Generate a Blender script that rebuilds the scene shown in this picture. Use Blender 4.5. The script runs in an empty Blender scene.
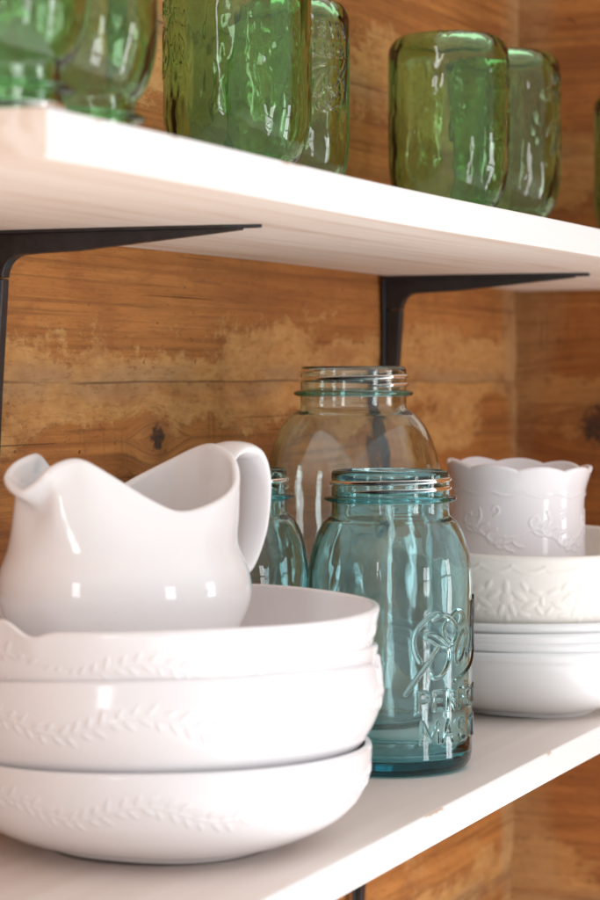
import bpy, math, random
import numpy as np
random.seed(4); rng = np.random.default_rng(4)
PI = math.pi; rad = math.radians
scene = bpy.context.scene
col = scene.collection
AZ = 22.84                       # heading of the camera, degrees from the shelf direction
FACE = rad(AZ - 90)              # turn that makes an object's front (-Y) look at the camera
CAM_Z = 1.50
def zc(z): return z + CAM_Z      # heights below are measured from the lens

# ------------------------------------------------------------------ helpers
def link(name, me, mat=None, parent=None, smooth=True):
    o = bpy.data.objects.new(name, me); col.objects.link(o)
    if mat: 
        if not isinstance(mat, (list, tuple)): mat = [mat]
        for m in mat: me.materials.append(m)
    if parent: o.parent = parent
    if smooth: me.polygons.foreach_set('use_smooth', [True]*len(me.polygons))
    return o
def tag(o, label, cat, group=None, kind=None):
    o['label'] = label; o['category'] = cat
    if group: o['group'] = group
    if kind: o['kind'] = kind
    return o
def mesh_np(name, verts, faces):
    me = bpy.data.meshes.new(name)
    me.from_pydata(verts.tolist() if hasattr(verts, 'tolist') else verts, [], faces)
    me.update(); return me
def catmull(pts, n=12, closed=False):
    P = np.array(pts, float)
    if closed: P = np.vstack([P[-1], P, P[0], P[1]])
    else: P = np.vstack([2*P[0]-P[1], P, 2*P[-1]-P[-2]])
    out = []
    for i in range(1, len(P)-2):
        p0, p1, p2, p3 = P[i-1], P[i], P[i+1], P[i+2]
        for k in range(n):
            t = k/n
            out.append(.5*((2*p1)+(-p0+p2)*t+(2*p0-5*p1+4*p2-p3)*t*t+(-p0+3*p1-3*p2+p3)*t**3))
    if not closed: out.append(P[-2])
    return np.array(out)
def resample(P, step):
    d = np.r_[0, np.cumsum(np.linalg.norm(np.diff(P, axis=0), axis=1))]
    n = max(2, int(round(d[-1]/step))+1)
    t = np.linspace(0, d[-1], n)
    return np.stack([np.interp(t, d, P[:, k]) for k in range(P.shape[1])], 1)
def normals2(P):
    t = np.gradient(P, axis=0); t /= np.linalg.norm(t, axis=1)[:, None]+1e-12
    return np.stack([t[:, 1], -t[:, 0]], 1)      # outward for a path running up the outside
def sstep(a, b, x):
    t = np.clip((x-a)/(b-a), 0, 1); return t*t*(3-2*t)

def lathe(name, prof, thetas, disp=None, post=None):
    """prof: (n,2) r,z from bottom axis, up the outside, over the rim, down the inside to the axis."""
    th = np.asarray(thetas); nt = len(th); N = normals2(prof)
    inner = prof[1:-1] if prof[0, 0] < 1e-6 else prof
    off = 1 if prof[0, 0] < 1e-6 else 0
    n = len(inner)
    R = np.repeat(inner[:, 0][:, None], nt, 1); Z = np.repeat(inner[:, 1][:, None], nt, 1)
    TH = np.repeat(th[None, :], n, 0)
    if disp is not None:
        h = disp(TH, R, Z, np.arange(n)+off)
        NN = N[off:off+n]
        R = R + h*NN[:, 0][:, None]; Z = Z + h*NN[:, 1][:, None]
    V = np.stack([R*np.sin(TH), -R*np.cos(TH), Z], 2)
    if post is not None: V = post(V, TH, R, Z)
    V = V.reshape(-1, 3)
    i = np.arange(n-1)[:, None]*nt; j = np.arange(nt)[None, :]; j2 = (j+1) % nt
    F = np.stack([i+j, i+j2, i+nt+j2, i+nt+j], 2).reshape(-1, 4).tolist()
    if off:
        z0 = V[:nt, 2].mean()*0+prof[0, 1]; z1 = prof[-1, 1]
        V = np.vstack([V, [[0, 0, z0]], [[0, 0, z1]]]); a = len(V)-2; b = len(V)-1
        for k in range(nt):
            F.append([a, (k+1) % nt, k]); m = (n-1)*nt
            F.append([b, m+k, m+(k+1) % nt])
    else:      # closed ring section
        m = (n-1)*nt
        for k in range(nt): F.append([m+k, m+(k+1) % nt, (k+1) % nt, k])
    return mesh_np(name, V, F)

def tube(path, rx, ry=None, nseg=14, up=(0, 0, 1), caps=True, closed=False):
    """swept elliptical section; returns verts, faces. rx: half width across, ry: half thickness"""
    P = np.array(path, float); n = len(P)
    rx = np.broadcast_to(rx, (n,)); ry = rx if ry is None else np.broadcast_to(ry, (n,))
    T = np.gradient(P, axis=0); T /= np.linalg.norm(T, axis=1)[:, None]
    up = np.array(up, float)
    A = np.cross(T, up); A /= np.linalg.norm(A, axis=1)[:, None]+1e-12
    B = np.cross(A, T)
    a = np.linspace(0, 2*PI, nseg, endpoint=False)
    V = P[:, None, :] + (rx[:, None]*np.cos(a))[:, :, None]*A[:, None, :] + (ry[:, None]*np.sin(a))[:, :, None]*B[:, None, :]
    V = V.reshape(-1, 3); F = []
    for i in range(n-1):
        for k in range(nseg):
            k2 = (k+1) % nseg
            F.append([i*nseg+k, i*nseg+k2, (i+1)*nseg+k2, (i+1)*nseg+k])
    if caps: F.append(list(range(nseg))[::-1]); F.append([(n-1)*nseg+k for k in range(nseg)])
    return V, F

# ------------------------------------------------------------------ materials
def newmat(name):
    m = bpy.data.materials.new(name); m.use_nodes = True
    nt = m.node_tree; b = nt.nodes['Principled BSDF']; return m, nt, b
def node(nt, typ, **kw):
    n = nt.nodes.new(typ)
    for k, v in kw.items():
        if k.startswith('i_'):
            key = k[2:]; key = int(key) if key.isdigit() else key
            n.inputs[key].default_value = v
        else: setattr(n, k, v)
    return n
def math_(nt, op, a, b=None, c=None, clamp=False):
    n = nt.nodes.new('ShaderNodeMath'); n.operation = op; n.use_clamp = clamp
    for i, v in enumerate((a, b, c)):
        if v is None: continue
        if isinstance(v, (int, float)): n.inputs[i].default_value = v
        else: nt.links.new(v, n.inputs[i])
    return n.outputs[0]
def noise(nt, vec, scale=5, detail=4, rough=.5, dist=0, dim='3D'):
    n = node(nt, 'ShaderNodeTexNoise'); n.inputs['Scale'].default_value = scale
    n.inputs['Detail'].default_value = detail; n.inputs['Roughness'].default_value = rough; n.inputs['Distortion'].default_value = dist
    if vec is not None: nt.links.new(vec, n.inputs['Vector'])
    return n.outputs['Fac']
def mapping(nt, vec, scale=(1, 1, 1), loc=(0, 0, 0), rot=(0, 0, 0)):
    n = node(nt, 'ShaderNodeMapping'); nt.links.new(vec, n.inputs['Vector'])
    n.inputs['Scale'].default_value = scale; n.inputs['Location'].default_value = loc; n.inputs['Rotation'].default_value = rot
    return n.outputs[0]
def ramp(nt, fac, stops):
    n = node(nt, 'ShaderNodeValToRGB'); nt.links.new(fac, n.inputs[0]); e = n.color_ramp.elements
    while len(e) < len(stops): e.new(.5)
    for k, (p, c) in enumerate(stops):
        e[k].position = p; e[k].color = (*c, 1) if len(c) == 3 else c
    return n.outputs['Color']
def remap(nt, v, a, b, c=0., d=1.):
    n = node(nt, 'ShaderNodeMapRange'); n.interpolation_type = 'SMOOTHSTEP'; nt.links.new(v, n.inputs[0])
    for i, x in enumerate((a, b, c, d)): n.inputs[i+1].default_value = x
    return n.outputs[0]
def mix(nt, f, a, b, mode='MIX'):
    n = node(nt, 'ShaderNodeMix', data_type='RGBA', blend_type=mode)
    for idx, v in ((0, f), (6, a), (7, b)):
        if isinstance(v, (int, float)): n.inputs[idx].default_value = v
        elif isinstance(v, tuple): n.inputs[idx].default_value = (*v, 1)
        else: nt.links.new(v, n.inputs[idx])
    return n.outputs[2]
def bump(nt, b, h, strength=.3, dist=.001):
    n = node(nt, 'ShaderNodeBump'); n.inputs['Strength'].default_value = strength; n.inputs['Distance'].default_value = dist
    nt.links.new(h, n.inputs['Height']); nt.links.new(n.outputs[0], b.inputs['Normal'])

def ceramic(name, c, rough=.1, bump_s=.25):
    m, nt, b = newmat(name)
    tc = node(nt, 'ShaderNodeTexCoord').outputs['Object']
    n1 = noise(nt, tc, 38, 3, .5)
    cc = mix(nt, n1, tuple(x*.955 for x in c), c)
    pin = remap(nt, noise(nt, tc, 620, 2, .5), .735, .775)
    cc = mix(nt, math_(nt, 'MULTIPLY', pin, .35), cc, (.45, .36, .30))
    nt.links.new(cc, b.inputs['Base Color'])
    nt.links.new(remap(nt, noise(nt, tc, 60, 3), .3, .7, rough*.75, rough*1.5), b.inputs['Roughness'])
    b.inputs['IOR'].default_value = 1.52
    b.inputs['Subsurface Weight'].default_value = .0
    bump(nt, b, noise(nt, tc, 55, 2, .4), bump_s, .0006)
    return m
def glass(name, tint, vol, dens, wob=.0003):
    m, nt, b = newmat(name)
    b.inputs['Base Color'].default_value = (*tint, 1)
    b.inputs['Transmission Weight'].default_value = 1.0
    b.inputs['Roughness'].default_value = .015
    b.inputs['IOR'].default_value = 1.50
    v = node(nt, 'ShaderNodeVolumeAbsorption'); v.inputs['Color'].default_value = (*vol, 1); v.inputs['Density'].default_value = dens
    nt.links.new(v.outputs[0], nt.nodes['Material Output'].inputs['Volume'])
    tc = node(nt, 'ShaderNodeTexCoord').outputs['Object']
    h = noise(nt, mapping(nt, tc, (1, 1, .45)), 55, 2, .5)
    bump(nt, b, h, .6, wob*4)
    return m

M_BOWL = ceramic('white_glazed_stoneware', (.86, .858, .878), .10)
M_BOAT = ceramic('white_porcelain', (.87, .872, .885), .07, .1)
M_CUP = ceramic('lavender_white_glaze', (.85, .83, .86), .09, .15)
M_PLAIN = ceramic('cool_white_glaze', (.84, .85, .86), .14, .1)
M_IVORY = ceramic('ivory_stoneware', (.875, .85, .80), .3, .5)
M_TEAL = glass('teal_glass', (.87, .972, .98), (.17, .81, .87), 70, .0002)
M_PALE = glass('pale_aqua_glass', (.965, .985, .985), (.38, .86, .86), 38, .00012)
M_AQUA = glass('aqua_glass', (.90, .97, .97), (.24, .82, .83), 170, .00012)
M_RING = glass('deep_teal_glass', (.80, .955, .965), (.15, .80, .86), 170, .0001)
M_GREEN = glass('olive_green_glass', (.80, .96, .76), (.13, .66, .15), 88, .0007)

m, nt, b = newmat('black_painted_iron'); M_IRON = m
tc = node(nt, 'ShaderNodeTexCoord').outputs['Object']
nt.links.new(ramp(nt, noise(nt, tc, 120, 4), [(.35, (.010, .010, .012)), (.7, (.022, .021, .023))]), b.inputs['Base Color'])
nt.links.new(remap(nt, noise(nt, tc, 90, 3), .3, .7, .28, .5), b.inputs['Roughness'])
bump(nt, b, noise(nt, tc, 260, 3), .25, .0006)

SH_F, SH_B = .413, .638
LOW = -.227; UP0 = .0796; TH = .0183
def board_mat(name, painted):
    m, nt, b = newmat(name)
    tc = node(nt, 'ShaderNodeTexCoord').outputs['Object']
    g1 = noise(nt, mapping(nt, tc, (2.2, 70, 70)), 1.0, 5, .6, .6)
    g2 = noise(nt, mapping(nt, tc, (5, 300, 300)), 1.0, 4, .6)
    blot = noise(nt, mapping(nt, tc, (3, 9, 9)), 1.6, 3)
    if painted:
        c = mix(nt, remap(nt, g1, .35, .7), (.815, .808, .80), (.835, .832, .83))
        scuff = remap(nt, noise(nt, mapping(nt, tc, (16, 60, 60)), 1.0, 6, .7), .69, .76)
        c = mix(nt, math_(nt, 'MULTIPLY', scuff, .35), c, (.62, .50, .40))
        sp = node(nt, 'ShaderNodeSeparateXYZ'); nt.links.new(tc, sp.inputs[0])
        ey = math_(nt, 'ABSOLUTE', math_(nt, 'SUBTRACT', sp.outputs['Y'], SH_F))
        ez = math_(nt, 'MINIMUM', math_(nt, 'ABSOLUTE', math_(nt, 'SUBTRACT', sp.outputs['Z'], LOW)), math_(nt, 'ABSOLUTE', math_(nt, 'SUBTRACT', sp.outputs['Z'], UP0+TH)))
        ed = math_(nt, 'ADD', math_(nt, 'ADD', ey, ez), math_(nt, 'MULTIPLY', math_(nt, 'SUBTRACT', noise(nt, tc, 330, 4, .7), .5), .006))
        chip = math_(nt, 'MULTIPLY', remap(nt, ed, .0012, .0024, 1, 0), remap(nt, noise(nt, mapping(nt, tc, (22, 22, 22)), 1.0, 2), .60, .66))
        c = mix(nt, math_(nt, 'MULTIPLY', chip, .8), c, (.50, .36, .26))
        b.inputs['Roughness'].default_value = .48
        bump(nt, b, math_(nt, 'ADD', g1, math_(nt, 'MULTIPLY', g2, .5)), .10, .0005)
    else:
        c = ramp(nt, g1, [(.30, (.68, .54, .44)), (.48, (.79, .68, .59)), (.62, (.83, .745, .665)), (.8, (.75, .63, .54))])
        c = mix(nt, math_(nt, 'MULTIPLY', remap(nt, blot, .5, .75), .35), c, (.83, .77, .71))
        streak = remap(nt, noise(nt, mapping(nt, tc, (1.6, 26, 26), (3, 0, 0)), 1.0, 4, .6, .4), .60, .74)
        c = mix(nt, math_(nt, 'MULTIPLY', streak, .55), c, (.52, .36, .26))
        c = mix(nt, math_(nt, 'MULTIPLY', remap(nt, g2, .5, .8), .25), c, (.55, .41, .31))
        b.inputs['Roughness'].default_value = .55
        bump(nt, b, math_(nt, 'ADD', g1, g2), .25, .0008)
    nt.links.new(c, b.inputs['Base Color']); return m
def top_mat():
    m, nt, b = newmat('whitewashed_shelf_top')
    tc = node(nt, 'ShaderNodeTexCoord').outputs['Object']
    g1 = noise(nt, mapping(nt, tc, (2.0, 60, 60)), 1.0, 5, .6, .5)
    bl = noise(nt, mapping(nt, tc, (7, 16, 16)), 1.0, 4, .6)
    c = mix(nt, remap(nt, g1, .35, .7), (.745, .665, .615), (.79, .72, .68))
    c = mix(nt, math_(nt, 'MULTIPLY', remap(nt, bl, .45, .75), .45), c, (.80, .745, .705))
    nt.links.new(c, b.inputs['Base Color']); b.inputs['Roughness'].default_value = .5
    bump(nt, b, math_(nt, 'ADD', g1, noise(nt, tc, 240, 3)), .10, .0005)
    return m
M_TOP = top_mat()
M_PAINT = board_mat('white_painted_board', True)
M_WASH = board_mat('whitewashed_board', False)

PLANK = .222; SEAM0 = -.001            # board height and a seam just under lens level
def wood_mat(name, swap, dark, knots, edge_axis_pos=None):
    """weathered planks: grain runs along local 'g' (X for the long wall, Y for the end wall)"""
    m, nt, b = newmat(name)
    tc = node(nt, 'ShaderNodeTexCoord').outputs['Object']
    s = node(nt, 'ShaderNodeSeparateXYZ'); nt.links.new(tc, s.inputs[0])
    g = s.outputs['Y' if swap else 'X']; z = s.outputs['Z']
    cmb = node(nt, 'ShaderNodeCombineXYZ'); nt.links.new(g, cmb.inputs[0]); nt.links.new(z, cmb.inputs[2])
    # knots bend the grain
    zk = z; kmask = None; kring = None
    for (kg, kz, kr, el) in knots:
        dx = math_(nt, 'MULTIPLY', math_(nt, 'SUBTRACT', g, kg), el); dz = math_(nt, 'SUBTRACT', z, kz)
        d = math_(nt, 'SQRT', math_(nt, 'ADD', math_(nt, 'MULTIPLY', dx, dx), math_(nt, 'MULTIPLY', dz, dz)))
        push = math_(nt, 'MULTIPLY', remap(nt, d, 0., kr*4.5, 1, 0), math_(nt, 'MULTIPLY', math_(nt, 'SIGN', dz), -kr*1.1))
        zk = math_(nt, 'ADD', zk, push)
        dn = math_(nt, 'ADD', d, math_(nt, 'MULTIPLY', math_(nt, 'SUBTRACT', noise(nt, cmb.outputs[0], 190, 4, .7), .5), kr*2.0))
        k = remap(nt, dn, kr*.55, kr*.95, 1, 0)
        kmask = k if kmask is None else math_(nt, 'MAXIMUM', kmask, k)
        kr2 = remap(nt, dn, kr*.8, kr*2.4, 1, 0)
        kring = kr2 if kring is None else math_(nt, 'MAXIMUM', kring, kr2)
    # board number, with a wavering seam
    wav = math_(nt, 'MULTIPLY', math_(nt, 'SUBTRACT', noise(nt, mapping(nt, cmb.outputs[0], (3, 1, 0)), 1.0, 3), .5), .010)
    zz = math_(nt, 'DIVIDE', math_(nt, 'SUBTRACT', math_(nt, 'ADD', z, wav), SEAM0-(.020 if swap else 0)), PLANK)
    pid = math_(nt, 'FLOOR', zz); fr = math_(nt, 'FRACT', zz)
    seam = math_(nt, 'MULTIPLY', math_(nt, 'MINIMUM', fr, math_(nt, 'SUBTRACT', 1.0, fr)), PLANK)     # metres from a seam
    wn = node(nt, 'ShaderNodeTexWhiteNoise', noise_dimensions='1D'); nt.links.new(math_(nt, 'ADD', pid, 7.3 if swap else 2.1), wn.inputs['W'])
    pv = wn.outputs['Value']
    gc = node(nt, 'ShaderNodeCombineXYZ'); nt.links.new(g, gc.inputs[0]); nt.links.new(math_(nt, 'MULTIPLY', pv, 9), gc.inputs[1]); nt.links.new(zk, gc.inputs[2])
    G = gc.outputs[0]
    grain = noise(nt, mapping(nt, G, (2.6, 1, 75)), 1.0, 6, .62, .9)
    fine = noise(nt, mapping(nt, G, (9, 1, 420)), 1.0, 5, .65, .3)
    big = noise(nt, mapping(nt, G, (4.0, 1, 9)), 1.0, 4, .6, .5)
    rough_n = noise(nt, mapping(nt, G, (60, 1, 130)), 1.0, 6, .7)
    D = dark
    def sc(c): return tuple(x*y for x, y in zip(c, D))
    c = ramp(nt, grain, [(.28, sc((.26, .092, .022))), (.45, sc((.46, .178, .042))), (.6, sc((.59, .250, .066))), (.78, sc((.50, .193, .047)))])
    c = mix(nt, remap(nt, big, .40, .68), c, mix(nt, .45, c, sc((.25, .094, .025))))
    c = mix(nt, math_(nt, 'MULTIPLY', pv, .35), c, sc((.28, .108, .032)))
    c = mix(nt, math_(nt, 'MULTIPLY', remap(nt, fine, .52, .72), .5), c, sc((.15, .065, .025)))
    # hewing scars: pale raised patches hugging the seam, ragged edge
    rag = math_(nt, 'ADD', math_(nt, 'MULTIPLY', noise(nt, mapping(nt, G, (7, 1, 14)), 1.0, 3, .6), 1.0), math_(nt, 'MULTIPLY', math_(nt, 'SUBTRACT', noise(nt, mapping(nt, cmb.outputs[0], (95, 1, 170)), 1.0, 6, .75), .5), .46))
    patch = remap(nt, math_(nt, 'SUBTRACT', rag, math_(nt, 'MULTIPLY', seam, 6.2)), .268, .350)
    pale = mix(nt, remap(nt, rough_n, .3, .7), sc((.52, .255, .078)), sc((.66, .385, .145)))
    c = mix(nt, math_(nt, 'MULTIPLY', patch, .78), c, pale)
    # saw marks
    sawn = noise(nt, mapping(nt, cmb.outputs[0], (230, 1, 9), (0, 0, 0), (0, rad(17), 0)), 1.0, 3, .6)
    swm = math_(nt, 'MULTIPLY', remap(nt, noise(nt, mapping(nt, cmb.outputs[0], (5, 1, 9), (4, 0, 2)), 1.0, 3), .50, .64), math_(nt, 'SUBTRACT', 1.0, patch))
    saw = math_(nt, 'MULTIPLY', remap(nt, sawn, .52, .68), swm)
    c = mix(nt, math_(nt, 'MULTIPLY', saw, .32), c, sc((.17, .075, .03)))
    # pits and nicks
    vor = noise(nt, mapping(nt, cmb.outputs[0], (90, 1, 130)), 1.0, 3, .6)
    pit = math_(nt, 'MULTIPLY', remap(nt, vor, .65, .72), remap(nt, noise(nt, cmb.outputs[0], 14, 2), .45, .6))
    c = mix(nt, math_(nt, 'MULTIPLY', pit, .7), c, sc((.09, .04, .018)))
    # checks (long fine cracks)
    crk = noise(nt, mapping(nt, G, (3.0, 1, 330), (1.7, 0, .3)), 1.0, 2, .5, .25)
    crack = remap(nt, crk, .70, .76)
    c = mix(nt, math_(nt, 'MULTIPLY', crack, .6), c, sc((.10, .045, .02)))
    # seam: grey grime and a broken dark gap
    grime = math_(nt, 'MULTIPLY', remap(nt, seam, .004, .016, 1, 0), remap(nt, noise(nt, mapping(nt, G, (9, 1, 20)), 1.0, 4), .42, .6))
    c = mix(nt, math_(nt, 'MULTIPLY', grime, .5), c, sc((.33, .215, .125)))
    gap = math_(nt, 'MULTIPLY', remap(nt, seam, .0003, .0012, 1, 0), remap(nt, noise(nt, mapping(nt, cmb.outputs[0], (9, 1, 1)), 1.0, 4, .6), .34, .52))
    c = mix(nt, math_(nt, 'MULTIPLY', gap, .55), c, (.045, .025, .015))
    if edge_axis_pos is not None:       # pale filler rubbed along the corner joint
        de = math_(nt, 'ABSOLUTE', math_(nt, 'SUBTRACT', g, edge_axis_pos))
        de = math_(nt, 'ADD', de, math_(nt, 'MULTIPLY', math_(nt, 'SUBTRACT', noise(nt, mapping(nt, cmb.outputs[0], (8, 1, 5)), 1.0, 5, .6), .5), .10))
        em = remap(nt, de, .015, .045, 1, 0)
        c = mix(nt, math_(nt, 'MULTIPLY', em, .7), c, sc((.50, .30, .14)))
    if kmask is not None:
        c = mix(nt, math_(nt, 'MULTIPLY', kring, .28), c, sc((.20, .085, .03)))
        c = mix(nt, math_(nt, 'MULTIPLY', kmask, .92), c, (.022, .016, .014))
    lines = noise(nt, mapping(nt, G, (1.6, 1, 230)), 1.0, 3, .5, .35)
    c = mix(nt, math_(nt, 'MULTIPLY', remap(nt, lines, .50, .68), math_(nt, 'SUBTRACT', .48, math_(nt, 'MULTIPLY', patch, .45))), c, sc((.17, .066, .018)))
    blotch = noise(nt, mapping(nt, G, (11, 1, 26), (5, 0, 1)), 1.0, 4, .6, .6)
    c = mix(nt, math_(nt, 'MULTIPLY', remap(nt, blotch, .50, .68), .42), c, sc((.27, .088, .026)))
    mott = noise(nt, mapping(nt, G, (26, 1, 85), (2, 0, 7)), 1.0, 6, .72, .5)
    c = mix(nt, math_(nt, 'MULTIPLY', remap(nt, mott, .50, .64), math_(nt, 'SUBTRACT', .24, math_(nt, 'MULTIPLY', patch, .16))), c, sc((.25, .085, .018)))
    speck = remap(nt, noise(nt, mapping(nt, G, (70, 1, 300)), 1.0, 4, .75), .50, .70)
    c = mix(nt, math_(nt, 'MULTIPLY', speck, .40), c, sc((.17, .07, .022)))
    nt.links.new(c, b.inputs['Base Color'])
    b.inputs['Roughness'].default_value = .62
    b.inputs['Specular IOR Level'].default_value = .3
    h = math_(nt, 'ADD', math_(nt, 'MULTIPLY', grain, .5), math_(nt, 'MULTIPLY', fine, .35))
    h = math_(nt, 'ADD', h, math_(nt, 'MULTIPLY', patch, .12)); h = math_(nt, 'ADD', h, math_(nt, 'MULTIPLY', rough_n, .55))
    h = math_(nt, 'SUBTRACT', h, math_(nt, 'MULTIPLY', saw, .5)); h = math_(nt, 'SUBTRACT', h, math_(nt, 'MULTIPLY', pit, .8))
    h = math_(nt, 'SUBTRACT', h, math_(nt, 'MULTIPLY', crack, .5))
    bump(nt, b, h, .8, .0030)
    return m
WALL_Y = .645; END_X = 2.033
M_WALL = wood_mat('weathered_plank_wood', False, (1, 1, 1), [(1.308, -.036, .0105, .9)], END_X)
M_ENDWALL = wood_mat('shade_tinted_plank_wood', True, (.80, .72, .62), [(.562, -.04, .022, .8), (.40, .27, .014, .7)], WALL_Y)  # same wood, with the end wall's weaker light multiplied into its colour

# ------------------------------------------------------------------ walls
def wall_mesh(name, fixed, lo, hi, z0, z1, swap, seed):
    r = np.random.default_rng(seed)
    g = np.arange(lo, hi+.0001, .004); zs = np.arange(z0, z1+.0001, .003)
    Gm, Zm = np.meshgrid(g, zs)
    h = np.zeros_like(Gm)
    for k in range(14):
        fx, fz = r.uniform(3, 26), r.uniform(8, 70); h += .0009/(1+.04*fz)*np.sin(fx*Gm+fz*Zm+r.uniform(0, 6))
    fr = (Zm + .004*np.sin(5*Gm+1) - SEAM0 + (.020 if swap else 0))/PLANK
    sd = np.abs(fr-np.round(fr))*PLANK
    h -= .0006*np.exp(-(sd/.0026)**2) + .0014*np.exp(-(sd/.014)**2)
    pid = np.floor(fr).astype(int); offs = r.uniform(-.0012, .0012, 64); h += offs[pid % 64]
    if swap: V = np.stack([fixed-h, Gm, Zm], 2)
    else: V = np.stack([Gm, fixed-h, Zm], 2)
    nz, ng = Gm.shape
    i = np.arange(nz-1)[:, None]*ng; j = np.arange(ng-1)[None, :]
    F = np.stack([i+j, i+j+1, i+ng+j+1, i+ng+j], 2).reshape(-1, 4)
    if swap: F = F[:, ::-1]
    return mesh_np(name, V.reshape(-1, 3), F.tolist())
w = link('plank_wall', wall_mesh('plank_wall', WALL_Y, -.10, END_X+.02, -.75, .75, False, 3), M_WALL); w.location.z = CAM_Z
tag(w, 'long orange-brown weathered plank wall behind both shelves', 'wall', kind='structure')
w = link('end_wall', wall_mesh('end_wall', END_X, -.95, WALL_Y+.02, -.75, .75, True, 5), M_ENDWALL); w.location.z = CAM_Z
tag(w, 'brown plank wall with painted-in shade closing the right end, past the corner', 'wall', kind='structure')

# ------------------------------------------------------------------ shelves
SH_F, SH_B = .413, .638
LOW = -.227; UP0 = .0796; TH = .0183
def shelf(name, x0, x1, z0, z1, label):
    r = np.random.default_rng(int(abs(z0)*1000))
    nx = 160; xs = np.linspace(x0, x1, nx)
    bev = .0012
    sec = []          # front-bottom round the section, (y,z)
    def corner(cy, cz, a0):
        for k in range(4):
            a = rad(a0+k*30); sec.append((cy+bev*math.cos(a), cz+bev*math.sin(a)))
    corner(SH_F+bev, z0+bev, 180); corner(SH_B-bev, z0+bev, 270); corner(SH_B-bev, z1-bev, 0); corner(SH_F+bev, z1-bev, 90)
    S = np.array(sec); ns = len(S)
    V = np.zeros((nx, ns, 3)); V[:, :, 0] = xs[:, None]; V[:, :, 1] = S[:, 0]; V[:, :, 2] = S[:, 1]
    for k in range(5):       # a sawn board is never quite straight
        f = r.uniform(3, 14); p = r.uniform(0, 6)
        V[:, :, 1] += (.00025*np.sin(f*xs+p))[:, None]*(S[:, 0] < .5)
        V[:, :, 2] += (.00022*np.sin(f*.7*xs+p*2))[:, None]
    F = []
    for i in range(nx-1):
        for k in range(ns):
            k2 = (k+1) % ns; F.append([i*ns+k, i*ns+k2, (i+1)*ns+k2, (i+1)*ns+k])
    F.append(list(range(ns))[::-1]); F.append([(nx-1)*ns+k for k in range(ns)])
    me = mesh_np(name, V.reshape(-1, 3), F)
    o = link(name, me, [M_PAINT, M_WASH, M_TOP], smooth=False)
    for p in me.polygons:
        n = p.normal
        if n.z < -.8 or abs(n.x) > .8: p.material_index = 1
        elif n.z > .8: p.material_index = 2
    o.location.z = CAM_Z
    tag(o, label, 'shelf', 'white wall shelves'); return o
shelf('wall_shelf', .7457, 2.026, UP0, UP0+TH, 'upper white board shelf holding the green glass jars')
shelf('wall_shelf', .7457, 2.026, LOW-TH, LOW, 'lower white board shelf holding the white bowls and blue jars')

# ------------------------------------------------------------------ brackets
def bracket(x, ztop, arm, leg, label, proto=None):
    root = bpy.data.objects.new('shelf_bracket', None); col.objects.link(root)
    root.location = (x, WALL_Y-.004, zc(ztop)); root.empty_display_size = .03
    tag(root, label, 'bracket', 'black iron brackets under the shelves')
    if proto:
        for ch in proto.children:
            c = ch.copy(); col.objects.link(c); c.parent = root
        return root
    def extr(poly, w):
        n = len(poly); V = [(-w/2, y, z) for y, z in poly]+[(w/2, y, z) for y, z in poly]
        F = [list(range(n)), list(range(n, 2*n))[::-1]]+[[k, k+n, (k+1) % n+n, (k+1) % n] for k in range(n)]
        return V, F
    def joinm(name, parts):
        V, F = [], []
        for v, f in parts:
            o = len(V); V += [tuple(q) for q in v]; F += [[i+o for i in ff] for ff in f]
        me = mesh_np(name, V, F); ob = link(name, me, M_IRON, root, smooth=False)
        bv = ob.modifiers.new('bevel', 'BEVEL'); bv.width = .0011; bv.segments = 2; bv.limit_method = 'ANGLE'
        return ob
    ri = .012; d = .0145; L = arm; H = leg      # inner fillet, depth at the root
    # arm: flat strap against the board, tapering to a point, and a rib below it
    strap = []
    for y, w_ in ((0, .018), (-L*.55, .016), (-L*.88, .010), (-L, .003)): strap.append((y, w_))
    V = []; F = []
    for (y, w_) in strap: V += [(-w_/2, y, -.0003), (w_/2, y, -.0003), (w_/2, y, -.0028), (-w_/2, y, -.0028)]
    for i in range(len(strap)-1):
        for k in range(4): F.append([i*4+k, i*4+(k+1) % 4, (i+1)*4+(k+1) % 4, (i+1)*4+k])
    F += [[0, 3, 2, 1], [len(V)-4, len(V)-3, len(V)-2, len(V)-1]]
    fil = [(-d-ri+ri*math.cos(a), -.0135-ri+ri*math.sin(a)) for a in np.linspace(rad(90), 0, 9)]
    rib = [(-.002, -.0024), (-L*.93, -.0024), (-L*.93, -.0036), (-d-ri-.03, -.0124)] + [(y, z) for y, z in fil] + [(-.002, fil[-1][1])]
    joinm('arm', [(V, F), extr(rib, .008)])
    zt = fil[-1][1]
    rib2 = [(-.002, zt-.0004), (fil[-1][0], zt-.0004), (-.0105, -H*.45), (-.005, -H*.97), (-.002, -H*.97)]
    plate = []
    V2 = []; F2 = []
    for z, w_ in ((-.0032, .016), (-H*.6, .014), (-H*.92, .010), (-H, .005)): V2 += [(-w_/2, 0, z), (w_/2, 0, z), (w_/2, -.0026, z), (-w_/2, -.0026, z)]
    for i in range(3):
        for k in range(4): F2.append([i*4+k, i*4+(k+1) % 4, (i+1)*4+(k+1) % 4, (i+1)*4+k])
    F2 += [[0, 3, 2, 1], [12, 13, 14, 15]]
    joinm('upright', [(V2, F2), extr(rib2, .008)])
    return root
br = bracket(1.087, UP0, .162, .19, 'black iron bracket under the left end of the upper shelf')
bracket(1.690, UP0, .162, .19, 'black iron bracket above the large clear jar, under the upper shelf', br)
bracket(1.627, LOW-TH, .180, .19, 'black iron bracket under the lower shelf, only its foot showing', br)

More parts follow.
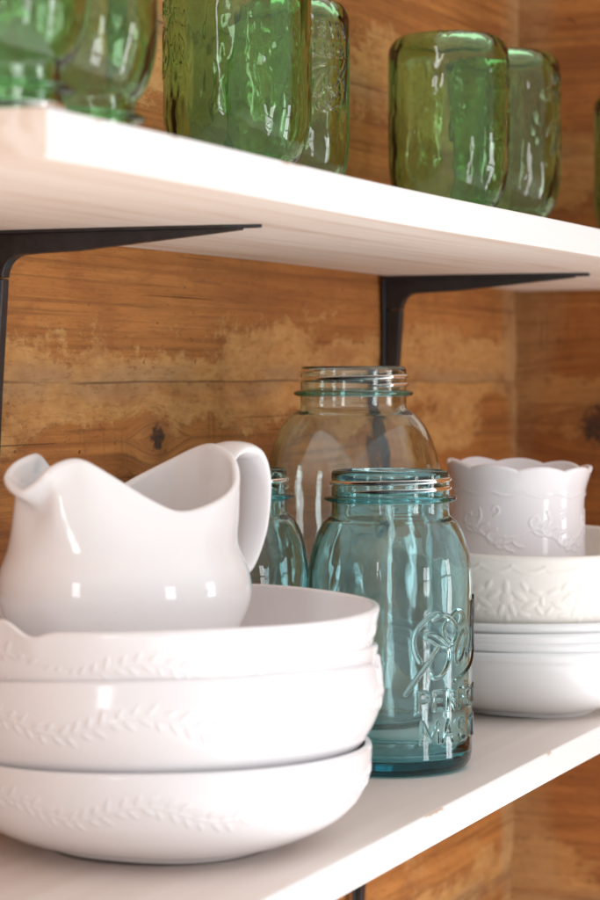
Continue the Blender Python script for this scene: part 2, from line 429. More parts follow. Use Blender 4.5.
# ------------------------------------------------------------------ strokes raised on glass
def stroke_field(A, Z, strokes, hw, soft):
    """A arc mm, Z mm arrays; returns 0..1 raised field"""
    out = np.full(A.shape, 1e9)
    for s in strokes:
        s = np.array(s, float)
        for p, q in zip(s[:-1], s[1:]):
            d = q-p; L2 = d@d
            if L2 < 1e-9: continue
            t = np.clip(((A-p[0])*d[0]+(Z-p[1])*d[1])/L2, 0, 1)
            out = np.minimum(out, np.hypot(A-p[0]-t*d[0], Z-p[1]-t*d[1]))
    return 1-sstep(hw-soft, hw+soft, out)
GLY = {'P': [[(0, 0), (0, 1), (.6, 1), (.9, .87), (.9, .62), (.6, .5), (0, .5)]],
 'E': [[(.85, 0), (0, 0), (0, 1), (.85, 1)], [(0, .52), (.65, .52)]],
 'R': [[(0, 0), (0, 1), (.6, 1), (.9, .87), (.9, .64), (.6, .5), (0, .5)], [(.5, .5), (.95, 0)]],
 'F': [[(0, 0), (0, 1), (.85, 1)], [(0, .52), (.65, .52)]],
 'C': [[(.95, .78), (.75, .96), (.5, 1), (.2, .9), (0, .5), (.2, .1), (.5, 0), (.75, .04), (.95, .22)]],
 'T': [[(0, 1), (1, 1)], [(.5, 1), (.5, 0)]],
 'M': [[(0, 0), (.08, 1), (.55, .12), (1.02, 1), (1.1, 0)]],
 'A': [[(0, 0), (.5, 1), (1, 0)], [(.2, .36), (.8, .36)]],
 'S': [[(.85, .8), (.65, .97), (.35, 1), (.08, .85), (.1, .62), (.45, .5), (.8, .38), (.9, .16), (.65, .02), (.3, 0), (.02, .2)]],
 'O': [[(.5, 1), (.15, .88), (0, .5), (.15, .12), (.5, 0), (.85, .12), (1, .5), (.85, .88), (.5, 1)]],
 'N': [[(0, 0), (0, 1), (.9, 0), (.9, 1)]]}
def word(text, cx, z, w, h, pitch):
    out = []; x = cx-pitch*(len(text)-1)/2
    for ch in text:
        ww = w*(1.35 if ch == 'M' else 1)
        for s in GLY[ch]: out.append([(x-ww/2+px*ww, z+py*h) for px, py in s])
        x += pitch
    return out
def script(k=1.0, ox=0, oz=0):
    """slanted hand-written logo, arc mm / mm"""
    raw = [
     [(24, 12.5), (30, 15), (25, 15.8), (18.5, 12), (13.5, 6.5), (11.8, 0), (13, -7), (15.5, -11.5)],                    # sweeping lead-in of the B
     [(27, 15), (33, 14.5), (39.5, 11), (42.5, 5.5), (40.5, -.5), (35, -3.2), (28, -2.2), (22, 1.2), (18.8, 2.6), (21, 4.6), (27, 3), (33.5, -2), (36, -8), (34, -15), (29.5, -20), (24.5, -21), (22.5, -17.5)],
     [(36, -1), (32.5, 2.5), (31.5, 7), (34.5, 11.2), (39, 14.8), (43.5, 16.4), (48, 15.2), (50, 12), (48.3, 9.3)],
     [(53, 2), (49, 4.2), (44.6, 0), (41.6, -7.5), (42.8, -13.4), (46.6, -12), (51, -5), (54, 3.6), (52.8, -5), (53.6, -10.5), (56.5, -9)],   # a
     [(56.5, -9), (61, 2), (64.8, 15.5), (64, 20), (61.5, 16.5), (60, 4), (60.2, -6.5), (63.2, -7.5)],                          # l
     [(63.2, -7.5), (68, 4), (71.8, 18.5), (71, 23), (68.6, 19.5), (67, 6), (67.2, -3.5), (70, -5), (75, 0)],                    # l
     [(75, 0), (78, 3), (77, -2), (66, -13), (52, -20), (40, -24)],
     [(28, -3.5), (23.5, -9), (18, -15.5), (12, -23), (7, -29.5)]]
    return [[(x*k+ox, z*k+oz) for x, z in catmull(s, 5)] for s in raw]

# ------------------------------------------------------------------ mason jars
def jar_thetas(fine=None, coarse=120, step=.0075):
    if fine is None: return np.linspace(0, 2*PI, coarse*2, endpoint=False)
    a, c = fine
    f = np.arange(a, c, step); rest = np.linspace(c, a+2*PI, coarse, endpoint=False)
    return np.r_[f, rest]
def jar_profile(R, H, rn, zs, zn, t=.0034, zstep=None, ex=1.75, hr=.0, bt=.0098):
    k = np.linspace(0, 1, 22)
    sh = np.stack([rn+.0006+(R-rn-.0006)*(1-k**ex)**(1/ex), zs+(zn-zs)*k], 1)
    sh = sh[(sh[:, 0] > rn+.0012) | (k < .5)]
    neck = np.array([(rn+.0004, zn+.0012), (rn, zn+.0035)])
    heel = np.array([(0, .0042), (R*.35, .0038), (R*.66, .0022), (R-.0115, .0006), (R-.0085, 0), (R-.0055, .0004), (R-.0028, .0018), (R-.0008, .0052), (R, .010)])
    if hr: heel = np.vstack([[(0, .0030), (R*.35, .0024), (R-hr-.006, .0006), (R-hr-.002, 0)], [(R-hr+hr*math.sin(a), hr-hr*math.cos(a)) for a in np.linspace(.12, PI/2, 8)]])
    wall = np.stack([np.full(5, R), np.linspace(.014, zs-.004, 5)], 1)
    outer = np.vstack([heel, wall, sh, neck, [(rn, H-.0026), (rn-.0002, H-.0012), (rn-.0012, H-.0001)]])
    ti = t
    inn_sh = np.stack([rn-ti+(R-rn)*(1-k**ex)**(1/ex), zs-.001+(zn-zs)*k], 1)[::-1]
    inner = np.vstack([[(rn-.0020, H), (rn-.0032, H-.0006), (rn-.0040, H-.0022), (rn-ti, H-.006), (rn-ti, zn+.005)], inn_sh,
                       np.stack([np.full(5, R-ti), np.linspace(zs-.006, max(.020, hr*1.1+.006), 5)], 1), [*([(R-ti-(hr-ti)*(1-math.cos(a))*1.05, .004+hr*1.05-hr*1.05*math.sin(a)) for a in np.linspace(.2, PI/2, 7)] if hr else [(R-ti-.0006, .0145), (R-ti-.003, .0102), (R-ti-.008, .0082)]), (R*.5, bt-.0008), (0, bt)]])
    # densify
    O = outer; base = resample(O[:len(heel)], .0022); z_h = heel[-1, 1]
    if zstep: wl = np.stack([np.full(int((zs-z_h)/zstep), R), np.linspace(z_h+.0005, zs-.0005, int((zs-z_h)/zstep))], 1)
    else: wl = np.stack([np.full(24, R), np.linspace(z_h+.002, zs-.002, 24)], 1)
    rest = np.vstack([sh, neck, outer[-3:]])
    outer = np.vstack([base, wl, rest])
    prof = np.vstack([outer, inner]); prof[0, 0] = 0; prof[-1, 0] = 0
    return prof, len(outer)
def make_jar(name, mat, R, H, rn, zs, zn, text=None, seed=0, wob=.00035, zstep=None, fine=None, ring=.0046, vert=0., hr=0., bt=.0098, t=.0034, rm=None):
    prof, no = jar_profile(R, H, rn, zs, zn, t=t, zstep=zstep, hr=hr, bt=bt)
    r = np.random.default_rng(seed)
    ks = [(r.integers(2, 9), r.uniform(15, 90), r.uniform(0, 6), r.uniform(.3, 1)) for _ in range(10)]
    kv = [(r.integers(9, 22), r.uniform(0, 12), r.uniform(0, 6), r.uniform(.3, 1)) for _ in range(6)]
    def disp(THm, Rm, Zm, idx):
        body = sstep(.006, .02, Zm)*(1-sstep(zs+.3*(zn-zs), zn, Zm))
        h = sum(a*np.sin(k*THm+f*Zm+p) for k, f, p, a in ks)*wob*.35
        h = h+vert*sum(a*np.sin(k*THm+f*Zm+p) for k, f, p, a in kv)*wob*.3
        inner = (idx >= no)[:, None]
        h = np.where(inner, sum(a*np.sin((k+1)*THm-f*.8*Zm+p*2) for k, f, p, a in ks)*wob*.6, h)*body
        if text is not None:
            thw = (THm+PI) % (2*PI)-PI
            A = thw*R*1000; Zq = Zm*1000
            sel = (~inner) & (Zm < zs) & (Zm > .011)
            rows = np.where(sel.all(1))[0]
            cols = np.where((thw[0] > text['a0']-.05) & (thw[0] < text['a1']+.05))[0]
            ix = np.ix_(rows, cols)
            f = stroke_field(A[ix], Zq[ix], text['strokes'], text['hw'], text['soft'])
            if 'big' in text: f = np.maximum(f, stroke_field(A[ix], Zq[ix], text['big'], text['bhw'], text['bsoft']))
            h[ix] += f*text['h']
        return h
    me = lathe(name, prof, jar_thetas(fine), disp)
    o = link(name, me, mat)
    # raised collar and screw thread on the neck
    zr = zn+(H-zn)*.40
    cr = np.array([(rn-.0012, zr-.0022), (rn+.0012, zr-.0022), (rn+ring-.0008, zr-.0014), (rn+ring, zr-.0002), (rn+ring-.0008, zr+.0010), (rn+.0012, zr+.0018), (rn-.0012, zr+.0019)])
    link('collar_ring', lathe('collar_ring', cr[::1], np.linspace(0, 2*PI, 140, endpoint=False)), rm or mat, o)
    a = np.linspace(rad(-40), rad(-40)+2*PI*1.85, 260); pitch = (H-zr-.007)/1.85*.98
    zz = zr+.0046+pitch*(a-a[0])/(2*PI)
    taper = np.minimum(1, np.minimum((a-a[0])/.4, (a[-1]-a)/.4))*.00125+.0002
    path = np.stack([(rn+.0001)*np.sin(a), -(rn+.0001)*np.cos(a), zz], 1)
    v, f = tube(path, taper, taper, 10)
    link('screw_thread', mesh_np('screw_thread', v, f), rm or mat, o)
    return o
def dup(o, loc, rot, label, group=None):
    c = o.copy(); col.objects.link(c); c.location = loc; c.rotation_euler = rot; c['label'] = label
    if group: c['group'] = group
    for ch in o.children:
        d = ch.copy(); col.objects.link(d); d.parent = c
    return c

R1 = .0482
txt = dict(strokes=word('PERFECT', 57*.841, 38.5, 6.6, 10.5, 9.9)+word('MASON', 57*.841, 20, 8.2, 12, 13.2),
           hw=.72, soft=.5, big=script(1.0, 0, 78), bhw=.78, bsoft=.6, h=.0010, a0=rad(5), a1=rad(112))
jar = make_jar('mason_jar', M_TEAL, R1, .174, .0345, .108, .1465, text=txt, seed=2, zstep=.00042, fine=(rad(3), rad(112)), wob=.00012, vert=.3, rm=M_RING)
jar.location = (1.2877, .485, zc(LOW+.0004)); jar.rotation_euler.z = FACE
tag(jar, 'teal glass jar in front with raised lettering down its right side', 'jar', 'blue glass jars on the lower shelf')
sj = make_jar('mason_jar', M_TEAL, .048, .175, .0342, .110, .147, seed=9, wob=.00012, rm=M_RING)
sj.location = (1.264, .578, zc(LOW+.0004)); sj.rotation_euler.z = FACE+2
tag(sj, 'teal glass jar mostly hidden behind the pitcher handle', 'jar', 'blue glass jars on the lower shelf')
bj = make_jar('mason_jar', M_PALE, .0565, .2353, .0338, .158, .207, seed=5, wob=.00014, vert=.3, rm=M_AQUA)
bj.location = (1.396, .551, zc(LOW+.0004)); bj.rotation_euler.z = FACE+1
tag(bj, 'largest and palest jar, nearly clear, standing behind the lettered teal jar', 'jar', 'blue glass jars on the lower shelf')

# green jars, mouth down on the upper shelf
gtxt = dict(strokes=word('PERFECT', 0, 30, 5.2, 8, 7.6)+word('MASON', 0, 17, 6.2, 9, 9.6), hw=.7, soft=.5,
            big=script(.72, -32, 60), bhw=.8, bsoft=.6, h=.0006, a0=rad(-55), a1=rad(60))
GR, GH = .0418, .141
gj = make_jar('green_jar', M_GREEN, GR, GH, .0322, .088, .118, text=gtxt, seed=14, wob=.00035, zstep=.0006, fine=(rad(-55), rad(60)), vert=.4, hr=.0125, bt=.0052, t=.0028)
UPT = UP0+TH+.0004
GG = 'upturned green glass jars on the upper shelf'
tag(gj, 'x', 'jar', GG)
spots = [(.796, .470, 1.3, 'leftmost green jar, blurred and cut by the left picture edge'),
         (.896, .490, 4.9, 'second green jar from the left, at the cut end of the shelf'),
         (1.199, .543, 1.45, 'green jar left of the middle pair, over the big pale jar'),
         (1.374, .590, 3.75, 'green jar right of the middle pair, raised lettering facing out'),
         (1.556, .543, 4.85, 'green jar in front of the far pair, domed top fully in view'),
         (1.650, .533, 4.5, 'green jar behind and right of the far pair'),
         (1.930, .500, 4.0, 'farthest green jar, only a sliver at the right picture edge')]
for i, (x, y, t, lab) in enumerate(spots):
    loc = (x, y, zc(UPT+GH)); rot = (PI, 0, FACE+t)
    if i == 0: gj.location = loc; gj.rotation_euler = rot; gj['label'] = lab
    else:
        c = dup(gj, loc, rot, lab); k = 1+.012*math.sin(i*2.3); c.scale = (k, k, 1)

# ------------------------------------------------------------------ bowls
def bowl_profile(outer, t, foot, step=.0006, flip_z=.003):
    body = resample(catmull(outer, 14), step)
    N = normals2(body)
    inn = body - N*t
    inn = inn[inn[:, 0] > .004]
    inn = inn[::-1]
    fr = foot
    ft = np.array([(0, flip_z), (fr*.6, flip_z), (fr-.0045, flip_z-.0004), (fr-.0035, .0004), (fr-.002, 0), (fr-.0003, .0003), (fr+.0006, .0014)])
    tip = body[-1]; nt_ = N[-1]; tn = np.array([-nt_[1], nt_[0]])
    rim = np.array([tip - nt_*t*(.5-.5*math.cos(a)) + tn*t*.5*math.sin(a) for a in np.linspace(.3, PI-.3, 6)])
    body2 = body[body[:, 0] > fr+.0008]
    cz = inn[-1, 1]
    prof = np.vstack([ft, body2, rim, inn, [(0, cz)]])
    return prof, len(ft), len(ft)+len(body2), body2
def vine(A, T, L):
    """A arc m, T m from band centre; laurel sprig 0..1"""
    x = np.mod(A, L); stem = .0042*np.sin(2*PI*x/L)
    h = .55*(1-sstep(.0003, .0011, np.abs(T-stem)))
    n = int(round(L/.0068))
    for i in range(n):
        for s in (1, -1):
            x0 = (i+(.0 if s > 0 else .5))*L/n
            slope = .0042*2*PI/L*math.cos(2*PI*x0/L)
            ang = math.atan(slope)+s*rad(46+9*math.sin(i*2.7+s)); ln = .0034+.0006*math.sin(i*4.1+s*1.3)
            cx = x0+.0046*math.cos(ang); cz = .0042*math.sin(2*PI*x0/L)+.0046*math.sin(ang)
            dx = np.mod(x-cx+L/2, L)-L/2; dz = T-cz
            u = dx*math.cos(ang)+dz*math.sin(ang); v = -dx*math.sin(ang)+dz*math.cos(ang)
            e = 1-(u/ln)**2-(v/(.00118*(1-.3*u/.0037)))**2
            h = np.maximum(h, np.sqrt(np.clip(e, 0, 1))*(1-.35*np.exp(-(v/.0003)**2)))
    return h
def make_bowl(name, mat, outer, t, foot, band=None, post=None, nth=900, step=.0006, pattern=None, height=.00062):
    prof, b0, b1, body = bowl_profile(outer, t, foot, step)
    sfr = np.r_[0, np.cumsum(np.linalg.norm(np.diff(body[::-1], axis=0), axis=1))][::-1]     # distance below the rim
    R = outer[-1][0]
    def disp(THm, Rm, Zm, idx):
        h = np.zeros_like(THm)
        for k, f, a in ((2, 0, .0004), (3, 20, .00025), (5, 40, .00015)): h += a*np.sin(k*THm+f*Zm)
        if pattern is None: return h
        m = (idx >= b0) & (idx < b1); rows = np.where(m)[0]; s = sfr[idx[rows]-b0]
        rows = rows[s < .045]; s = s[s < .045]
        if len(rows):
            S = np.repeat(s[:, None], THm.shape[1], 1)
            h[rows] += height*pattern(THm[rows], S, R)
        return h
    return link(name, lathe(name, prof, np.linspace(0, 2*PI, nth, endpoint=False), disp, post), mat)
def laurel(center, waves=9):
    def f(THm, S, R):
        L = 2*PI*R/waves
        return vine(THm*R+.02, center-S, L)
    return f
def rimwave(fn, z0, z1):
    def post(V, THm, Rm, Zm):
        w = sstep(z0, z1, Zm); thw = (THm+PI) % (2*PI)-PI
        V[:, :, 2] += w*fn(thw); return V
    return post
BX, BY = 1.033, .509
GB = 'white laurel bowls stacked at the left'
def place(o, x, y, z, tilt=(0, 0)):
    """tilt: (front up, left down) degrees as seen from the camera"""
    from mathutils import Matrix
    Rz = Matrix.Rotation(FACE, 4, 'Z')
    o.matrix_world = Matrix.Translation((x, y, zc(z))) @ Rz @ Matrix.Rotation(rad(-tilt[0]), 4, 'X') @ Matrix.Rotation(rad(-tilt[1]), 4, 'Y')

p1 = [(.050, .0022), (.066, .0040), (.078, .0085), (.089, .0148), (.097, .0225), (.1015, .0315), (.1033, .040), (.1037, .0478)]
b1 = make_bowl('bowl', M_BOWL, p1, .0042, .056, nth=1300, pattern=laurel(.0165))
place(b1, BX, BY, LOW+.0004)
tag(b1, 'wide white bowl at the bottom of the left stack, standing on the shelf', 'bowl', GB)
p2 = [(.048, .0025), (.060, .006), (.073, .0125), (.085, .0205), (.0935, .0285), (.0995, .0365), (.1062, .047), (.1100, .058), (.1108, .067), (.1098, .0755)]
bumps = lambda th: .0032*np.exp(-((th-1.50)/.05)**2)-.0020*np.exp(-((th-1.38)/.06)**2)
b2 = make_bowl('bowl', M_BOWL, p2, .0040, .053, nth=1300, pattern=laurel(.0185), post=rimwave(bumps, .062, .0755))
place(b2, BX, BY, LOW+.0100, (3.0, 1.4))
tag(b2, 'deep white bowl second from the bottom of the left stack, slightly tipped', 'bowl', GB)
p3 = [(.046, .004), (.060, .010), (.074, .018), (.085, .027), (.0935, .038), (.1005, .0535), (.1040, .066), (.1062, .0745), (.1076, .083)]
b3 = make_bowl('bowl', M_BOWL, p3, .0036, .050, nth=1300, pattern=laurel(.0165), height=.00058)
place(b3, BX, BY, LOW+.0118, (3.0, .6))
tag(b3, 'white bowl third from the bottom of the left stack, only its rim band showing', 'bowl', GB)
p4 = [(.050, .003), (.072, .0042), (.088, .0065), (.096, .0095), (.1003, .0135), (.1027, .019), (.1052, .027), (.1075, .0375)]
lip = lambda th: .0040*np.exp(-((th+.69)/.085)**2)-.0028*np.exp(-((th+.52)/.075)**2)+.0003*np.sin(5*th)
b4 = make_bowl('bowl', M_BOWL, p4, .0038, .050, nth=1300, pattern=laurel(.0165), height=.00058, post=rimwave(lip, .018, .0375))
place(b4, BX, BY, LOW+.0770, (-1.0, .4))
tag(b4, 'white bowl on top of the left stack with the pitcher standing in it', 'bowl', GB)

# right hand stack: plain white bowls, an ivory bowl and a scalloped cup
QX, QY = 1.547, .480
GP = 'plain white bowls stacked at the right'
q = [(.040, .0022), (.052, .0045), (.064, .0098), (.075, .0175), (.083, .0265), (.0885, .0355), (.0908, .0410), (.0930, .0436), (.0943, .0470)]
labs = ['plain white bowl at the bottom of the right stack, standing on the shelf', 'second plain white bowl of the right stack, just a rim line above the bottom one',
        'third plain white bowl of the right stack, a rim line between two others', 'topmost plain white bowl of the right stack, directly under the ivory bowl']
pb = make_bowl('bowl', M_PLAIN, q, .0036, .045, nth=260, step=.0008)
place(pb, QX, QY, LOW+.0004); tag(pb, labs[0], 'bowl', GP)
for k in range(1, 4):
    c = pb.copy(); col.objects.link(c); c['label'] = labs[k]
    place(c, QX+(.0008, -.0012, .0010)[k-1], QY+(-.001, .0007, .0012)[k-1], LOW+.0004+.0061*k, ((.12, .05, .2)[k-1], (-.1, .1, -.2)[k-1])); c.scale = (1-.004*k, 1-.004*k, 1)
def ivory_pat(THm, S, R):
    A = THm*R; L = 2*PI*R/26
    x = np.mod(A, L)-L/2
    h = .9*(1-sstep(.0008, .0018, np.abs(S-(.0078-.0035*(2*x/L)**2))))                    # little swags
    h = np.maximum(h, np.sqrt(np.clip(1-(np.hypot(np.abs(x)-L/2, S-.0042)/.0016)**2, 0, 1)))
    L2 = 2*PI*R/11; x2 = np.mod(A, L2)-L2/2
    for (cx, cz, ang, a_, b_) in [(0, .026, 0, .0045, .0045), (.009, .024, .6, .006, .0024), (-.009, .024, -.6, .006, .0024), (.016, .030, -.5, .006, .0022), (-.016, .030, .5, .006, .0022), (.004, .034, 1.2, .005, .002), (-.004, .034, -1.2, .005, .002), (0, .018, 1.57, .005, .0022), (.020, .0205, .3, .0045, .002), (-.020, .0205, -.3, .0045, .002), (.012, .017, 1.0, .004, .0018), (-.012, .017, -1.0, .004, .0018), (.0225, .034, .9, .004, .0018), (-.0225, .034, -.9, .004, .0018), (.012, .037, .2, .0045, .0018), (-.012, .037, -.2, .0045, .0018), (.0245, .027, 1.4, .0035, .0018), (.0, .041, 1.57, .004, .002)]:
        dx = x2-cx; dz = S-cz; u = dx*math.cos(ang)+dz*math.sin(ang); v = -dx*math.sin(ang)+dz*math.cos(ang)
        h = np.maximum(h, np.sqrt(np.clip(1-(u/a_)**2-(v/b_)**2, 0, 1)))
    return h
iv = [(.040, .003), (.054, .008), (.067, .019), (.076, .032), (.082, .046), (.0865, .062), (.089, .077), (.0905, .090)]
ib = make_bowl('bowl', M_IVORY, iv, .0045, .044, nth=800, step=.0008, pattern=ivory_pat, height=.00048)
place(ib, QX, QY, LOW+.0265, (-4.0, -.5))
tag(ib, 'deep ivory bowl with raised floral band on the right stack', 'bowl')

def cup():
    Rr = .0432
    outer = [(.030, .002), (.040, .003), (.0452, .008), (.0466, .018), (.0458, .034), (.0442, .052), (.0432, .068), (.0436, .080), (.0452, .089), (.0464, .0935)]
    sp = []
    per = 2*PI*44/6
    for k in range(-1, 7):
        o = k*per
        t = np.linspace(.2, 6.4, 30)
        sp.append([(o+9+(1.0+1.35*a)*math.cos(a+.6), 61+(1.0+1.25*a)*math.sin(a+.6)) for a in t])
        sp.append([(o+27-(.6+.8*a)*math.cos(a), 67+(.6+.7*a)*math.sin(a)) for a in t[:22]])
        sp.append([(o+33+(.6+.75*a)*math.cos(a), 43-(.6+.65*a)*math.sin(a)) for a in t[:22]])
        sp.append([(o-2+x, 50+5.5*math.sin(x*2*PI/per)) for x in np.linspace(0, per+1, 28)])
        for j in range(7):
            bx = o+6+j*5.6; by = 50+5.5*math.sin((bx-o+2)*2*PI/per); g = 1 if j % 2 else .8
            sp.append(catmull([(bx, by), (bx+2.6, by+3.5*g), (bx+6.5, by+5.2*g)], 6).tolist())
            sp.append(catmull([(bx, by), (bx+3.2, by-3.6*g), (bx+7, by-4.6*g)], 6).tolist())
        sp.append(catmull([(o, 79), (o+per*.25, 76.5), (o+per*.5, 79), (o+per*.75, 76.5), (o+per, 79)], 8).tolist())
    body, b0, bb1, bd = bowl_profile(outer, .0034, .034, .0007)
    th = np.linspace(0, 2*PI, 760, endpoint=False)
    def disp(THm, Rm, Zm, idx):
        h = np.zeros_like(THm); rows = np.where((idx >= b0) & (idx < bb1))[0]
        rows = rows[(Zm[rows, 0] > .03)]
        h[rows] = .0006*stroke_field(THm[rows]*44, Zm[rows]*1000, sp, .55, .9)
        return h
    def post(V, THm, Rm, Zm):
        w = sstep(.078, .0935, Zm)
        lob = np.abs(np.sin(THm*4.5+.5))**.9
        V[:, :, 2] += w*(.0027*lob-.0013); k = 1+w*.024*lob
        V[:, :, 0] *= k; V[:, :, 1] *= k; return V
    return link('scalloped_cup', lathe('scalloped_cup', body, th, disp, post), M_CUP)
cu = cup(); place(cu, 1.531, .4875, LOW+.0745, (-1.5, -2.5)); cu.scale = (1.05, 1.05, 1)
tag(cu, 'lavender-white scalloped cup with raised scrolls, standing in the ivory bowl', 'cup')

# ------------------------------------------------------------------ pitcher (sauce boat)
def make_boat():
    root = bpy.data.objects.new('pitcher', None); col.objects.link(root); root.empty_display_size = .03
    n = 240
    thk = np.linspace(0, 2*PI, n, endpoint=False)
    # rim control points: angle from the handle (deg; negative side faces the camera), u, v, z
    rc = [(0, .0585, .000, .0995), (-16, .058, -.014, .0945), (-38, .049, -.0275, .0836), (-58, .030, -.0380, .0765), (-86, .004, -.0415, .0728), (-106, -.014, -.0395, .0787), (-120, -.030, -.0350, .0876), (-133, -.043, -.0305, .0945), (-142, -.0505, -.0260, .0955),
          (-152, -.0590, -.0215, .0912), (-163, -0.0625, -.0165, .0850), (-174, -0.0662, -.0090, .0806), (-184, -0.0677, .0000, .0831), (-194, -0.0657, .0075, .0874), (-206, -0.0585, .0120, .0932), (-220, -0.0480, .0155, .0969), (-236, -0.0365, .0245, .0968),
          (-250, -.024, .0335, .0910), (-266, -.006, .0390, .0830), (-284, .013, .0405, .0778), (-304, .034, .0365, .0853), (-325, .050, .0265, .0932), (-345, .0575, .0130, .0988)]
    ang = np.array([c[0] for c in rc]); P = np.array([c[1:] for c in rc])
    Pd = catmull(P, 24, closed=True); Ad = np.interp(np.arange(len(Pd))/24., np.arange(len(rc)+1), np.r_[ang, -360])
    q = -np.degrees(thk) ; q = np.where(q > 0, q-360, q)
    rim = np.stack([np.interp(q[::1], Ad[::-1], Pd[::-1, k]) for k in range(3)], 1)
    # smooth once
    for _ in range(3): rim = (np.roll(rim, 1, 0)+2*rim+np.roll(rim, -1, 0))/4
    rings = []
    ct = -thk
    for (a_, b_, z, u0) in [(.026, .023, .0012, 0), (.034, .030, .0022, 0), (.046, .040, .0085, 0), (.0580, .0505, .0190, .0), (.0645, .0555, .0320, 0), (.0645, .0550, .0440, -.0005), (.0595, .0495, .0570, -.001)]:
        rings.append(np.stack([u0+a_*np.cos(ct), b_*np.sin(ct), np.full(n, z)], 1))
    # neck ring follows the rim shape, drawn in under the spout
    nk = rim.copy(); nk[:, 2] = .0570+(rim[:, 2]-.0570)*.45
    body = np.stack([-.001+.0595*np.cos(ct), .0495*np.sin(ct)], 1)
    nk[:, :2] = body*.50+rim[:, :2]*.50
    nk2 = rim.copy(); nk2[:, 2] = .0570+(rim[:, 2]-.0570)*.78; nk2[:, :2] = body*.22+rim[:, :2]*.78
    sp = np.exp(-((q+180)/24.)**2)[:, None]
    nk2[:, :2] *= (1-.13*sp); nk[:, :2] *= (1-.10*sp)
    rings += [nk, nk2, rim]
    K = np.array(rings)                                   # (m, n, 3)
    m_ = len(K); dense = []
    for k in range(n): dense.append(catmull(K[:, k, :], 8))
    Dn = np.array(dense).transpose(1, 0, 2)               # (rows, n, 3)
    rows = Dn.shape[0]
    # inside skin: offset along the surface normal
    du = np.roll(Dn, -1, 1)-np.roll(Dn, 1, 1); dv = np.gradient(Dn, axis=0)
    Nn = np.cross(du, dv); Nn /= np.linalg.norm(Nn, axis=2)[:, :, None]+1e-12
    cen = np.array([0, 0, .05]); sgn = np.sign(((Dn-cen)*Nn).sum(2).mean()); Nn *= sgn
    t = .0040
    In = (Dn-Nn*t)[::-1]
    mid = (Dn[-1]+In[0])/2; up = dv[-1]/(np.linalg.norm(dv[-1], axis=1)[:, None]+1e-12); mid = mid+up*t*.5
    e1 = (Dn[-1]*.75+In[0]*.25)+up*t*.36; e2 = (Dn[-1]*.25+In[0]*.75)+up*t*.36
    A = np.concatenate([Dn, e1[None], mid[None], e2[None], In], 0)
    nr = A.shape[0]; V = A.reshape(-1, 3)
    i = np.arange(nr-1)[:, None]*n; j = np.arange(n)[None, :]; j2 = (j+1) % n
    F = np.stack([i+j, i+nt_(n, i, j2), i+n+j2, i+n+j], 2).reshape(-1, 4).tolist()
    V = np.vstack([V, [[0, 0, .0012]], [[0, 0, A[-1, :, 2].mean()]]]); a = len(V)-2
    for k in range(n):
        F.append([a, (k+1) % n, k]); F.append([a+1, (nr-1)*n+k, (nr-1)*n+(k+1) % n])
    me = mesh_np('body', V, F)
    import bmesh
    bm = bmesh.new(); bm.from_mesh(me); bmesh.ops.recalc_face_normals(bm, faces=bm.faces); bm.to_mesh(me); bm.free()
    link('body', me, M_BOAT, root)
    # handle: a flat ribbon loop
    hp = catmull([(.0570, 0, .0940), (.0606, 0, .0978), (.0672, 0, .0992), (.0755, 0, .0965), (.0800, 0, .0870), (.0805, 0, .0750), (.0788, 0, .0625), (.0752, 0, .0520), (.0705, 0, .0440), (.0640, 0, .0400), (.0595, 0, .0385)], 8)
    k = np.linspace(0, 1, len(hp))
    wid = np.interp(k, [0, .12, .3, .6, .85, 1], [.0140, .0150, .0140, .0125, .0105, .0095]); thk2 = np.interp(k, [0, .12, .25, 1], [.0018, .0032, .0040, .0038])
    v, f = tube(hp, thk2, wid, 24, up=(0, 1, 0))
    link('handle', mesh_np('handle', v, f), M_BOAT, root)
    return root
def nt_(n, i, j2): return j2
bt = make_boat()
bt.location = (1.0266, .525, zc(LOW+.0845)); bt.scale = (1, 1, 1.085); bt.rotation_euler.z = FACE+rad(40)
tag(bt, 'white porcelain pitcher with a wavy rim standing in the top bowl', 'pitcher')

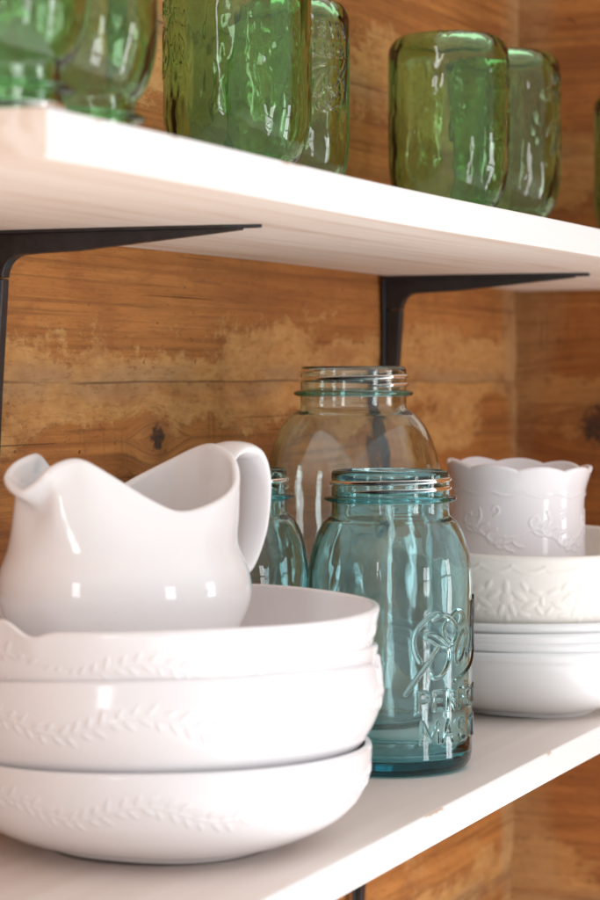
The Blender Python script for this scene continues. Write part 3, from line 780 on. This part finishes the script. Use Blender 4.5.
# ------------------------------------------------------------------ light
wd = bpy.data.worlds.new('World'); scene.world = wd; wd.use_nodes = True
nt = wd.node_tree; bg = nt.nodes['Background']
tc = node(nt, 'ShaderNodeTexCoord').outputs['Generated']
s = node(nt, 'ShaderNodeSeparateXYZ'); nt.links.new(tc, s.inputs[0])
nt.links.new(ramp(nt, math_(nt, 'MULTIPLY_ADD', s.outputs['Z'], .5, .5), [(0, (1.0, .965, .955)), (.25, (.99, .955, .945)), (.43, (.45, .42, .41)), (.5, (.24, .23, .225)), (.75, (.50, .485, .485)), (1, (.74, .72, .72))]), bg.inputs[0])
bg.inputs[1].default_value = 1.52
def window(cx, cy, z0, z1, width, cols, rows, aim, L, color=(.965, .985, 1.0)):
    """panes of one window, each an area lamp facing the shelves"""
    ax, ay = aim; d = math.hypot(ax-cx, ay-cy); fx, fy = (ax-cx)/d, (ay-cy)/d
    pw = width/cols; ph = (z1-z0)/rows
    for i in range(cols):
        for j in range(rows):
            o_ = (i-(cols-1)/2)*pw
            lt = bpy.data.lights.new('window_pane', 'AREA'); lt.shape = 'RECTANGLE'
            lt.size = pw-.025; lt.size_y = ph-.05; lt.color = color
            lt.energy = L*PI*lt.size*lt.size_y
            ob = bpy.data.objects.new('window_pane', lt); col.objects.link(ob)
            ob.location = (cx-fy*o_, cy+fx*o_, zc(z0+(j+.5)*ph))
            ob.rotation_euler = (rad(90), 0, math.atan2(fy, fx)-rad(90))
window(2.15, -1.8, -.80, .40, .36, 2, 3, (1.4, .5), 7.0)
window(.55, -1.9, -.80, .40, .36, 2, 3, (1.3, .5), 6.2)
window(-1.7, .55, -.35, .75, .36, 2, 3, (1.0, .5), 7.5)

# ------------------------------------------------------------------ camera
cd = bpy.data.cameras.new('camera'); cam = bpy.data.objects.new('camera', cd); col.objects.link(cam)
scene.camera = cam
cd.sensor_fit = 'VERTICAL'; cd.sensor_height = 36; cd.sensor_width = 24; cd.lens = 94
cam.location = (0, 0, CAM_Z); cam.rotation_euler = (rad(90-1.706), 0, rad(AZ-90))
cd.clip_start = .05; cd.clip_end = 100
cd.dof.use_dof = True; cd.dof.focus_distance = 1.345; cd.dof.aperture_fstop = 11; cd.dof.aperture_blades = 0

# ------------------------------------------------------------------ render settings
scene.view_settings.view_transform = 'Standard'; scene.view_settings.look = 'None'
scene.view_settings.exposure = .47; scene.view_settings.gamma = 1
scene.render.engine = 'CYCLES'
cy = scene.cycles
cy.max_bounces = 20; cy.transmission_bounces = 18; cy.glossy_bounces = 8; cy.diffuse_bounces = 8; cy.transparent_max_bounces = 12
cy.caustics_reflective = True; cy.caustics_refractive = True; cy.blur_glossy = .5
cy.sample_clamp_indirect = 6
cy.use_denoising = True
try: cy.denoiser = 'OPENIMAGEDENOISE'
except Exception: pass
